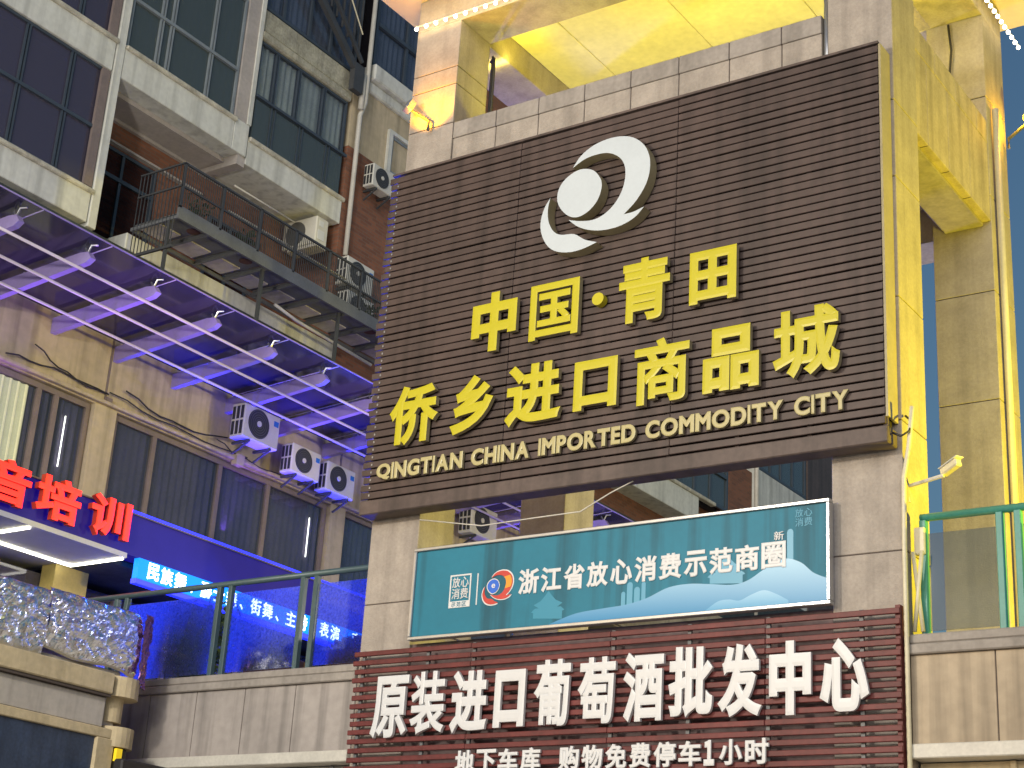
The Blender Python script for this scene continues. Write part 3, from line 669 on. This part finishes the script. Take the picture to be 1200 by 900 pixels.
k.box(-19.93, 21.9, 18.98, -19.80, 22.2, 19.6); k.build('security_grille', IRON, A)
MB().tube([(-19.8, 21.35, 21.2), (-19.8, 22.02, 20.3)], .015).build('lit_rod', PIPEY, A)
# brick pier, cream wall, downpipe, window with cornice
box('brick_wall', BRICK, A, -21.0, 22.17, 13.575, -20.0, 24.4, 17.85)
box('wall', CREAM, A, -21.0, 22.17, 17.852, -20.02, 24.4, 19.3)
k = MB(); k.bbox(-21, 22.58, 19.3, X+.06, 24.4, 19.55, b=.03); k.bbox(-21, 22.55, 19.555, X+.18, 24.4, 19.93, b=.03); k.build('cornice', WHITE, A)
window(A, 22.62, 24.38, 19.95, 22.6, X+.02, [23.7], [21.0], FRAME, CURTB, GLASS, fw=.07)
k = MB(); k.box(X-.02, 23.35, 17.75, X+.05, 24.2, 17.86); k.box(X-.02, 23.35, 18.74, X+.05, 24.2, 18.82); k.box(X-.02, 23.35, 17.86, X+.05, 23.47, 18.74); k.build('window_trim', WHITE, A)
window(A, 23.48, 24.2, 17.87, 18.73, X+.01, [], [], FRAMEL, CURTB, GLASS)
k = MB(); k.tube([(X+.08, 22.33, 15.45), (X+.08, 22.33, 18.6), (X+.12, 22.4, 18.9), (X+.12, 22.4, 24)], .05); k.tube([(X+.12, 22.28, 18.7), (X+.12, 22.28, 19.5)], .06); k.build('downpipe', PIPE, A, True)
# --- behind the tower, seen through the gap under the brown sign
box('brick_wall', BRICK, A, -21.9, 24.41, 13.275, -20.6, 36, 24.3)
box('balcony_band', WHITE, A, -21.9, 29.5, 14.12, X+.02, 37.3, 14.8, b=.012)
k = MB(); k.bbox(X-.1, 29.5, 14.8, X+.07, 38.2, 14.9, b=.02); k.build('band_lip', LIP, A)
box('brick_wall', BRICK, A, -21.9, 36.0, 13.28, -20.6, 40.7, 24.3)
window(A, 34.5, 39.2, 14.92, 16.5, X-.1, [35.6, 36.5, 37.3, 38.2], [15.9], FRAME, CURTB, GLASSG, fw=.09)
box('balcony_band', WHITE, A, -20.55, 30, 16.52, X+.03, 39.6, 17.0, b=.012)
box('brick_wall', BRICK, A, -20.59, 39.25, 13.3, X-.1, 40.65, 16.515)
MB().tube([(X, 40.75, 12), (X, 40.75, 24)], .07).build('downpipe', PIPE, A, True)
box('wall', WHITE, A, -21.9, 40.71, 13.28, X-.05, 44.25, 16.72)
window(A, 40.9, 44.2, 16.74, 19, X-.05, [41.8, 42.5, 43.3], [], FRAME, CURTL, GLASSG, fw=.08)
box('wall', SLATB, A, -21.9, 44.26, 13.28, X-.02, 46.6, 24)
box('roof', CONC, A, -34.3, 3.8, 24.5, -19.7, 47.2, 24.9)

# --- shop level under the canopy (terrace level)
SF = empty('shop_front', (-21, 18, 5.22), 'dim shop front behind the terrace under the blue lit sign band', 'shop front')
box('glazing', GLASSD, SF, -21.32, 10, 5.25, -21.3, 30, 7.9); box('back_wall', mat('shop_interior', (.05, .045, .06), .9, .3), SF, -21.95, 10, 5.25, -21.9, 30, 7.9)
box('soffit', SHOPC, SF, -21.9, 10, 8.04, -19.55, 17.55, 8.12); box('soffit_end', DARKW, SF, -21.9, 17.56, 8.04, -20.0, 30, 8.12)
k = MB(); k.tube([(-20.78, 11, 8.02), (-20.78, 17.5, 8.02), (-19.58, 17.5, 8.02)], .022); k.build('tube_or_reflection', TUBE, SF)
k = MB(); k.tube([(-20.45, 15.63, 8.02), (-19.6, 15.63, 8.02)], .022); k.build('tube_or_reflection', TUBE, SF)
box('pilaster', YPIL, SF, -21.28, 17.35, 5.25, -20.95, 18.05, 8.038)
k = MB()
for y in (11.5, 13.2, 15.0, 16.4, 18.9, 20.2, 22, 24, 26): k.box(-21.29, y, 5.25, -21.22, y+.07, 7.9)
k.box(-21.29, 10, 7.2, -21.23, 17.3, 7.28); k.build('frame', FRAMEC, SF)
box('sign_panel', WHT, SF, -21.21, 15.4, 7.3, -21.18, 16.35, 7.85)

# --- sign band with red letters
TS = empty('training_sign', (-19.7, 18, 8.13), 'blue lit sign band with glowing red Chinese letters under the windows', 'signboard')
box('light_box', LBOX, TS, -19.98, 10, 8.13, -19.62, 24.5, 8.775)
box('trim', FRAMEC, TS, -19.985, 10, 8.777, -19.58, 24.5, 8.80)
MB().tube([(-19.6, 17.4, 8.83), (-19.6, 24.4, 8.83)], .022).build('led_tube', TUBEB, TS)
for c, a, b, z0, z1 in (('播', 13.6, 14.45, 8.2, 8.86), ('音', 14.6, 15.4, 8.2, 8.86), ('培', 15.52, 16.38, 8.2, 8.86), ('训', 16.60, 17.42, 8.2, 8.86)):
    char('character', c, a, b, z0, z1, -19.42, .14, [REDL, REDS], TS, '+x', bold=.034)
TK = empty('led_ticker', (-19.75, 21, 7.8), 'blue scrolling text display with glowing white characters under the sign band', 'led display')
box('display', LBOXB, TK, -19.70, 17.85, 7.80, -19.58, 26.4, 8.125)
box('underside', TUBEB, TK, -19.72, 17.85, 7.72, -19.60, 26.4, 7.798)
a = 18.05
for c in '民族舞、爵士舞、街舞、主持、表演 声乐培训':
    if c != ' ': char('character', c, a, a+.26, 7.83, 8.10, -19.572, .006, LEDW, TK, '+x', bold=.02, keep=c == '、')
    a += .305

# --- canopy
CN = empty('glass_canopy', (-20, 22, 11.3), 'steel and glass canopy washed in violet light along the apartment block', 'canopy')
yb = [15.76+1.33*i for i in range(-4, 15)]
for y in yb:
    k = MB()
    prof = [(-20.0, 11.27), (-17.80, 11.47), (-17.70, 11.53), (-17.78, 11.64), (-17.95, 11.66), (-20.0, 11.53)]
    k.prism(prof, lambda a, b: (a, y-.05, b), lambda a, b: (a, y+.05, b))
    b = k.build('beam', STEELV, CN)
    k = MB(); k.tube([(-17.84, y, 11.64), (-17.78, y, 11.76), (-17.7, y+.05, 11.77)], .016); k.tube([(-17.84, y, 11.64), (-17.9, y, 11.74)], .016)
    k.tube([(-19.2, y, 11.5), (-19.2, y, 11.62)], .02); k.build('glass_clamp', METAL, b)
for x, z in ((-17.96, 11.43), (-18.6, 11.375), (-19.25, 11.315)):
    k = MB(); k.tube([(x, yb[0]-.6, z), (x, yb[-1]+.6, z)], .024); k.build('purlin', PURL, CN, True)
ys_ = [14.62+1.3*i for i in range(-4, 16)]
for a, b in zip(ys_[:-1], ys_[1:]):
    k = MB(); k.prism([(-19.98, 11.63), (-17.55, 11.78), (-17.55, 11.795), (-19.98, 11.645)], lambda p, q: (p, a+.012, q), lambda p, q: (p, b-.012, q))
    gp = k.build('glass_panel', CANGL, CN)
    k = MB(); k.bar((-19.98, b, 11.635), (-17.56, b, 11.783), .018, .02); k.build('joint_strip', PURL, gp)
k = MB(); k.bar((-17.54, ys_[0], 11.787), (-17.54, ys_[-1], 11.787), .012, .02); k.build('edge_strip', STEELV, CN)

# --- iron plant balcony above the canopy
CG = empty('iron_balcony', (-19.4, 19.8, 13.6), 'dark iron rack balcony with mesh rail hung in front of the brick recess', 'balcony')
k = MB(); y0, y1 = 16.95, 23.6
k.box(-18.9, y0, 13.60, -18.85, y1, 13.83); k.box(-19.97, y0, 13.60, -19.93, y1, 13.66)
y = y0
while y < y1: k.box(-19.93, y, 13.605, -18.9, y+.05, 13.66); y += .74
k.build('floor_frame', IRONL, CG)
y = y0+.08
while y < y1-.6:
    box('floor_sheet', IRONL, CG, -19.93, y-.05, 13.695, -18.9, y+.66, 13.71); box('pale_sheet', KGREY, CG, -19.88, y+.02, 13.665, -19.42, y+.54, 13.69); y += .74
k = MB(); k.bar((-18.87, y0, 14.2), (-18.87, y1, 14.2), .035, .03); k.bar((-18.87, y0, 14.62), (-18.87, y1, 14.62), .04, .035); k.bar((-19.9, y0, 14.62), (-18.87, y0, 14.62), .03, .03); k.bar((-19.9, y0, 14.2), (-18.87, y0, 14.2), .03, .03)
for i in range(8): k.box(-18.89, y0+i*.94, 13.8, -18.85, y0+.05+i*.94, 14.62)
k.build('rail', IRON, CG)
k = MB(); y = y0
while y < y1: k.box(-18.876, y, 13.8, -18.866, y+.012, 14.6); y += .05
x = -19.9
while x < -18.9: k.box(x, y0-.005, 13.1, x+.014, y0+.007, 14.6); x += .085
k.build('mesh', IRON, CG)
for yy in (19.18, 21.28): box('support_post', IRON, CG, -19.02, yy-.03, 12.0, -18.97, yy+.03, 13.62)
k = MB(); k.box(-19.1, y0, 12.0, -19.05, y0+.05, 13.6); k.bar((-19.95, y0, 13.1), (-18.9, y0, 13.1), .04, .05)
k.build('support_post', IRON, CG)
pipe('laundry_pole', [(-19.0, 18.2, 14.33), (-19.0, 21.4, 14.35)], .018, PIPE, 'long pale laundry pole laid along the iron balcony rail', 'pole')
pipe('drain_pipe', [(-19.3, 19.9, 13.3), (-19.3, 20.5, 13.22), (-19.3, 22.7, 13.15)], .03, PIPE, 'pale drain pipe slung under the iron balcony', 'pipe')
pipe('laundry_pole', [(-20.3, 19.5, 15.75), (-20.3, 21.2, 15.75)], .018, PIPE, 'short pale laundry pole under the cream balcony soffit', 'pole')
# flower boxes and things on the balcony
for i, (yy, l) in enumerate(((17.6, 'dark pot at the near end of the iron balcony'), (18.9, 'dark pot in the middle of the iron balcony'), (22.4, 'dark pot at the far end of the iron balcony'))):
    t = empty('flower_pot', (-19.1, yy, 13.7), l, 'flower pot', 'flower pots on the iron balcony')
    k = MB(); k.tube([(-19.15, yy, 13.69), (-19.15, yy, 13.95)], .12, 12, .16); k.build('pot', POT, t)
    k = MB()
    for q in range(70):
        p = Vector((-19.15, yy, 14.0))+Vector((random.gauss(0, .11), random.gauss(0, .13), abs(random.gauss(.08, .12)))); u = Vector((random.gauss(0, 1), random.gauss(0, 1), random.gauss(0, 1))).normalized()*.05; v = u.cross(Vector((random.gauss(0, 1), random.gauss(0, 1), random.gauss(0, 1)))).normalized()*.03
        k.add([p-u, p+v, p+u, p-v], [(0, 1, 2, 3)])
    k.build('foliage', LEAF2, t)

# --- air conditioners
def ac(loc, label, s=1.0, sticker=True):
    t = empty('air_conditioner', loc, label, 'air conditioner', 'outdoor air conditioner units on the apartment block')
    x, y, z = loc; wd, dp, h = .84*s, .30*s, .58*s
    MB().bbox(x, y, z, x+dp, y+wd, z+h, b=.018).build('body', ACW, t)
    cy, cz, rr_ = y+wd*.40, z+h*.52, h*.42
    k = MB(); k.prism([(cy+rr_*math.cos(i*math.pi/16), cz+rr_*math.sin(i*math.pi/16)) for i in range(32)], lambda a, b: (x+dp+.012, a, b), lambda a, b: (x+dp-.01, a, b))
    gr = k.build('fan_grille', ACD, t)
    k = MB()
    for q in (.97, .8, .64, .48, .33):
        r0, r1 = rr_*q, rr_*(q-.05)
        for i in range(24):
            a0, a1 = i*math.pi/12, (i+1)*math.pi/12
            k.add([(x+dp+.018, cy+r*math.cos(a), cz+r*math.sin(a)) for r, a in ((r0, a0), (r0, a1), (r1, a1), (r1, a0))], [(0, 1, 2, 3)])
    k.build('guard_ring', ACS, gr)
    k = MB(); k.prism([(cy+rr_*.2*math.cos(i*math.pi/8), cz+rr_*.2*math.sin(i*math.pi/8)) for i in range(16)], lambda a, b: (x+dp+.026, a, b), lambda a, b: (x+dp+.012, a, b)); k.build('hub', ACW, gr)
    k = MB()
    for i in range(3): k.box(x+.03*s+i*.09*s, y-.006, z+.05*s, x+.09*s+i*.09*s, y+.001, z+h*.48); k.box(x+.03*s+i*.09*s, y-.006, z+h*.54, x+.09*s+i*.09*s, y+.001, z+h-.05*s)
    k.build('side_grille', ACD, t)
    if sticker: box('sticker', LABELB, t, x+dp-.002, y+wd*.82, z+h*.66, x+dp+.004, y+wd*.95, z+h*.82)
    for yy in (y+wd*.2, y+wd*.8):
        k = MB(); k.box(x-.08, yy-.02, z-.05, x+dp, yy+.02, z-.004); k.bar((x-.06, yy, z-.22), (x+dp*.9, yy, z-.05), .03, .03); k.build('bracket', IRON, t)
    return t
ac((-19.70, 19.58, 10.72), 'largest and nearest air conditioner of the three under the canopy', 1.08)
ac((-19.70, 20.93, 10.50), 'middle air conditioner of the three under the canopy', .93)
ac((-19.70, 21.90, 10.44), 'air conditioner under the canopy closest to the brown sign', .96)
ac((-19.82, 21.98, 14.66), 'white air conditioner with blue sticker on the brick pier, upper of two', .98)
ac((-19.85, 22.12, 14.0), 'air conditioner half hidden by the iron balcony, lower of two', .98, False)
ac((-19.92, 22.62, 17.1), 'air conditioner high on the wall below the cornice window', .86, False)
ac((-19.70, 26.4, 10.85), 'air conditioner seen through the gap between brown sign and banner', 1.1, False)
t = empty('air_conditioner', (-20.5, 21.5, 15.3), 'air conditioner hung side on under the cream balcony, fan facing the street corner', 'air conditioner', 'outdoor air conditioner units on the apartment block')
MB().bbox(-20.85, 21.5, 15.38, -20.0, 21.85, 15.98, b=.02).build('body', ACW, t)
k = MB(); k.prism([(-20.52+.25*math.cos(i*math.pi/16), 15.68+.25*math.sin(i*math.pi/16)) for i in range(32)], lambda a, b: (a, 21.488, b), lambda a, b: (a, 21.51, b)); k.build('fan_grille', ACS, t)
k = MB(); k.box(-20.0, 21.58, 15.78, -19.992, 21.70, 15.90); k.box(-20.0, 21.56, 15.5, -19.99, 21.74, 15.7); k.build('service_cover', WHT, t)
k = MB(); k.bar((-20.7, 21.65, 15.34), (-19.95, 21.65, 15.34), .3, .05); k.build('bracket', PIPE, t)
# loose cables on the podium wall
def sag(a, b, dz, n=9):
    a = Vector(a); b = Vector(b); return [a.lerp(b, i/n)+Vector((.02*math.sin(i*2.1), 0, -dz*4*(i/n)*(1-i/n)+.02*math.sin(i*1.7))) for i in range(n+1)]
pipe('wall_cable', sag((-19.93, 14.9, 10.62), (-19.93, 17.0, 10.66), -.06), .014, CABLE, 'black cable running over the window nearest the frame edge', 'cable', 'loose cables on the podium wall')
pipe('wall_cable', sag((-19.92, 15.4, 10.95), (-19.92, 16.95, 10.66), .10), .012, CABLE, 'black cable looping above the lit curtain window', 'cable', 'loose cables on the podium wall')
pipe('wall_cable', sag((-19.92, 17.35, 10.85), (-19.90, 19.75, 10.80), .16), .014, CABLE, 'black cable sagging from the pilaster to the largest air conditioner', 'cable', 'loose cables on the podium wall')
pipe('wall_cable', sag((-19.90, 17.0, 10.70), (-19.90, 20.3, 10.60), .06), .012, CABLE, 'lower cable along the window head below the air conditioners', 'cable', 'loose cables on the podium wall')
pipe('wall_cable', sag((-19.90, 19.5, 10.7), (-19.90, 21.2, 10.56), .07), .010, CABLE, 'short cable hanging below the middle air conditioner', 'cable', 'loose cables on the podium wall')
k = MB(); k.box(-19.99, 16.98, 10.50, -19.92, 17.1, 10.62); tag(k.build('cable_box', FRAMEC), 'small brown cable box at the top of the cream pilaster', 'junction box')
k = MB(); k.bbox(-19.99, 20.0, 10.4, -19.85, 20.2, 10.6, b=.01); tag(k.build('cable_box', CREAM), 'small cream cable box below the largest air conditioner', 'junction box')

# ================================================================== foil wrapped kiosk in the left foreground
K = empty('corner_kiosk', (-17.5, 11, 0), 'cream kiosk corner with rounded cornice and dark blue board at lower left', 'kiosk')
XF = -15.5
k = MB(); k.box(-20, 5, 0, XF-.18, 14.250, 5.34); k.build('wall', KGREY, K)
def arc(cx, cy, r, a0, a1, n=12): return [(cx+r*math.cos(R(a0+(a1-a0)*i/n)), cy+r*math.sin(R(a0+(a1-a0)*i/n))) for i in range(n+1)]
def zprism(poly, z0, z1): return MB().prism(poly, lambda a, b: (a, b, z0), lambda a, b: (a, b, z1))
def cyl(name, cx, cy, r, z0, z1, m, par): return zprism(arc(cx, cy, r, 0, 345, 23), z0, z1).build(name, m, par)
box('cornice', KCREAM, K, -16.6, 5, 5.02, XF, 14.020, 5.27, b=.015)
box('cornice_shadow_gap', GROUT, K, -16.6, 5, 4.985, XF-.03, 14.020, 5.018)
cyl('cornice_corner', XF-.29, 14.280, .31, 5.02, 5.265, KCREAM, K)
cyl('corner_column', XF-.32, 14.230, .20, 4.72, 5.018, KCREAM, K)
cyl('column_ring', XF-.26, 14.320, .27, 4.42, 4.66, KCREAM, K)
cyl('corner_column', XF-.30, 14.320, .235, 0, 4.418, CABLE, K)
box('frieze', KGREY, K, -16.6, 5, 4.62, XF-.09, 14.000, 4.98, b=.01)
k = MB(); k.bbox(-16.6, 5, 4.50, XF-.06, 14.200, 4.617, b=.01); k.bbox(-16.6, 13.920, 0, XF-.05, 14.200, 4.498, b=.01); k.build('board_frame', KCREAM, K)
box('board', KGL, K, -16.6, 5, 1.0, XF-.10, 13.915, 4.497)
k = MB(); k.box(-15.55, 14.210, 4.25, -15.50, 14.300, 4.40); k.box(-15.52, 14.230, 3.7, -15.505, 14.250, 4.25); k.build('yellow_tag', mat('yellow_tag', (.85, .6, .02), .5, 0, emis=(1, .7, .02), es=.25), K)
box('black_fascia', CABLE, None, -15.2, 13.900, 3.6, -15.050, 15.1, 4.22, b=.02); tag(bpy.data.objects['black_fascia'], 'black shop fascia box under the terrace wall beside the kiosk', 'fascia box')
# crumpled foil wrap
from mathutils import noise as NZ
def foil(name, y0, y1, z0f, z1f, m, label, seed, bulge=.09, cr=.05):
    k = MB(); ny, nz = int((y1-y0)/.026), 34; vs = []
    for i in range(ny+1):
        y = y0+(y1-y0)*i/ny
        for j in range(nz+1):
            t = j/nz; z = z0f(y)+(z1f(y)-z0f(y))*t
            p = Vector((y*4.4+seed, z*5.6, seed)); c = 0; amp = 1
            for o_ in range(4): c += amp*abs(NZ.noise(p)); p = p*2.1; amp *= .46
            x = XF-.12+bulge*math.sin(math.pi*min(1, max(0, t)))**.5+cr*(c-.6)
            if y > 14.2: x -= (y-14.2)**2*.6
            vs.append((x, y, z))
    fs = [(i*(nz+1)+j, (i+1)*(nz+1)+j, (i+1)*(nz+1)+j+1, i*(nz+1)+j+1) for i in range(ny) for j in range(nz)]
    b = len(vs)                                  # closed back so that the wrap has body
    k.add(vs, fs)
    k.box(-16.6, y0, z0f(y0)+.06, XF-.16, min(y1, 14.200), z1f(y0)-.03)
    return tag(k.build(name, m, None, False), label, 'foil wrap', 'foil wrapped sections on the kiosk')
foil('foil_wrap', 6.5, 12.90, lambda y: 5.25, lambda y: 6.07, FOIL, 'crumpled silver foil section at the frame edge on the kiosk', 3.1)
foil('foil_wrap', 12.905, 14.44, lambda y: 5.36+.03*math.sin(y*5)-max(0, y-13.700)*.10, lambda y: 6.11, FOIL, 'crumpled silver foil section at the rounded kiosk end', 9.7)
# purple end of the wrap
k = MB(); vs = []; n1, n2 = 26, 40
for i in range(n1+1):
    u = i/n1; y = 14.41+.27*u; x = XF-.05-.22*u**2.5
    for j in range(n2+1):
        t = j/n2; z = 5.20+(6.10-5.20)*t+.03*math.sin(u*9)*(1-t); p = Vector((u*9, z*8, 4.4)); c = abs(NZ.noise(p))+.5*abs(NZ.noise(p*2.1))
        vs.append((x+.045*(c-.4)+.03, y+.04*(c-.4), z))
k.add(vs, [(i*(n2+1)+j, (i+1)*(n2+1)+j, (i+1)*(n2+1)+j+1, i*(n2+1)+j+1) for i in range(n1) for j in range(n2)])
tag(k.build('foil_end', FOILP), 'dark purple crumpled end of the foil wrap on the kiosk corner', 'foil wrap')

# ================================================================== plants on the left terrace
def shrub(name, c, r, n, leaf, m, label, pot=None):
    t = empty(name, (c[0], c[1], 5.22), label, 'plant')
    k = MB()
    lumps = [Vector(c)+Vector((random.uniform(-1, 1)*r[0]*.6, random.uniform(-1, 1)*r[1]*.6, random.uniform(-.8, .8)*r[2])) for _ in range(9)]
    for q in range(n):
        l = random.choice(lumps); p = l+Vector((random.gauss(0, r[0]*.28), random.gauss(0, r[1]*.28), random.gauss(0, r[2]*.24)))
        u = Vector((random.gauss(0, 1), random.gauss(0, 1), random.gauss(0, 1))).normalized(); v = u.cross(Vector((random.gauss(0, 1), random.gauss(0, 1), random.gauss(0, 1)))).normalized()
        s = leaf*random.uniform(.6, 1.3); k.add([p-u*s, p+v*s*.45, p+u*s, p-v*s*.45], [(0, 1, 2, 3)])
    k.build('foliage', m, t)
    k = MB()
    for q in range(6): k.tube([(c[0]+random.uniform(-.1, .1), c[1], 5.3), tuple(random.choice(lumps))], .015, 6, .006)
    k.build('stem', POT, t)
    if pot:
        pb = MB().bbox(*pot, b=.02); pb.build('planter', POT, t)
shrub('shrub', (-16.3, 16.0, 6.05), (.62, .3, .52), 2600, .055, LEAF, 'tall dark shrub behind the railing glass beside the foil wrap', (-16.8, 15.8, 5.23, -15.9, 16.2, 5.5))
shrub('planter_plant', (-14.65, 15.85, 5.86), (.42, .15, .13), 900, .04, LEAF2, 'low plant in a long brown planter between the two railing post pairs', (-15.0, 15.68, 5.23, -14.2, 16.0, 5.74))
shrub('planter_plant', (-13.3, 15.85, 5.86), (.34, .14, .10), 700, .04, LEAF2, 'low plant in a brown planter beside the tower pillar', (-13.62, 15.68, 5.23, -12.85, 16.0, 5.78))
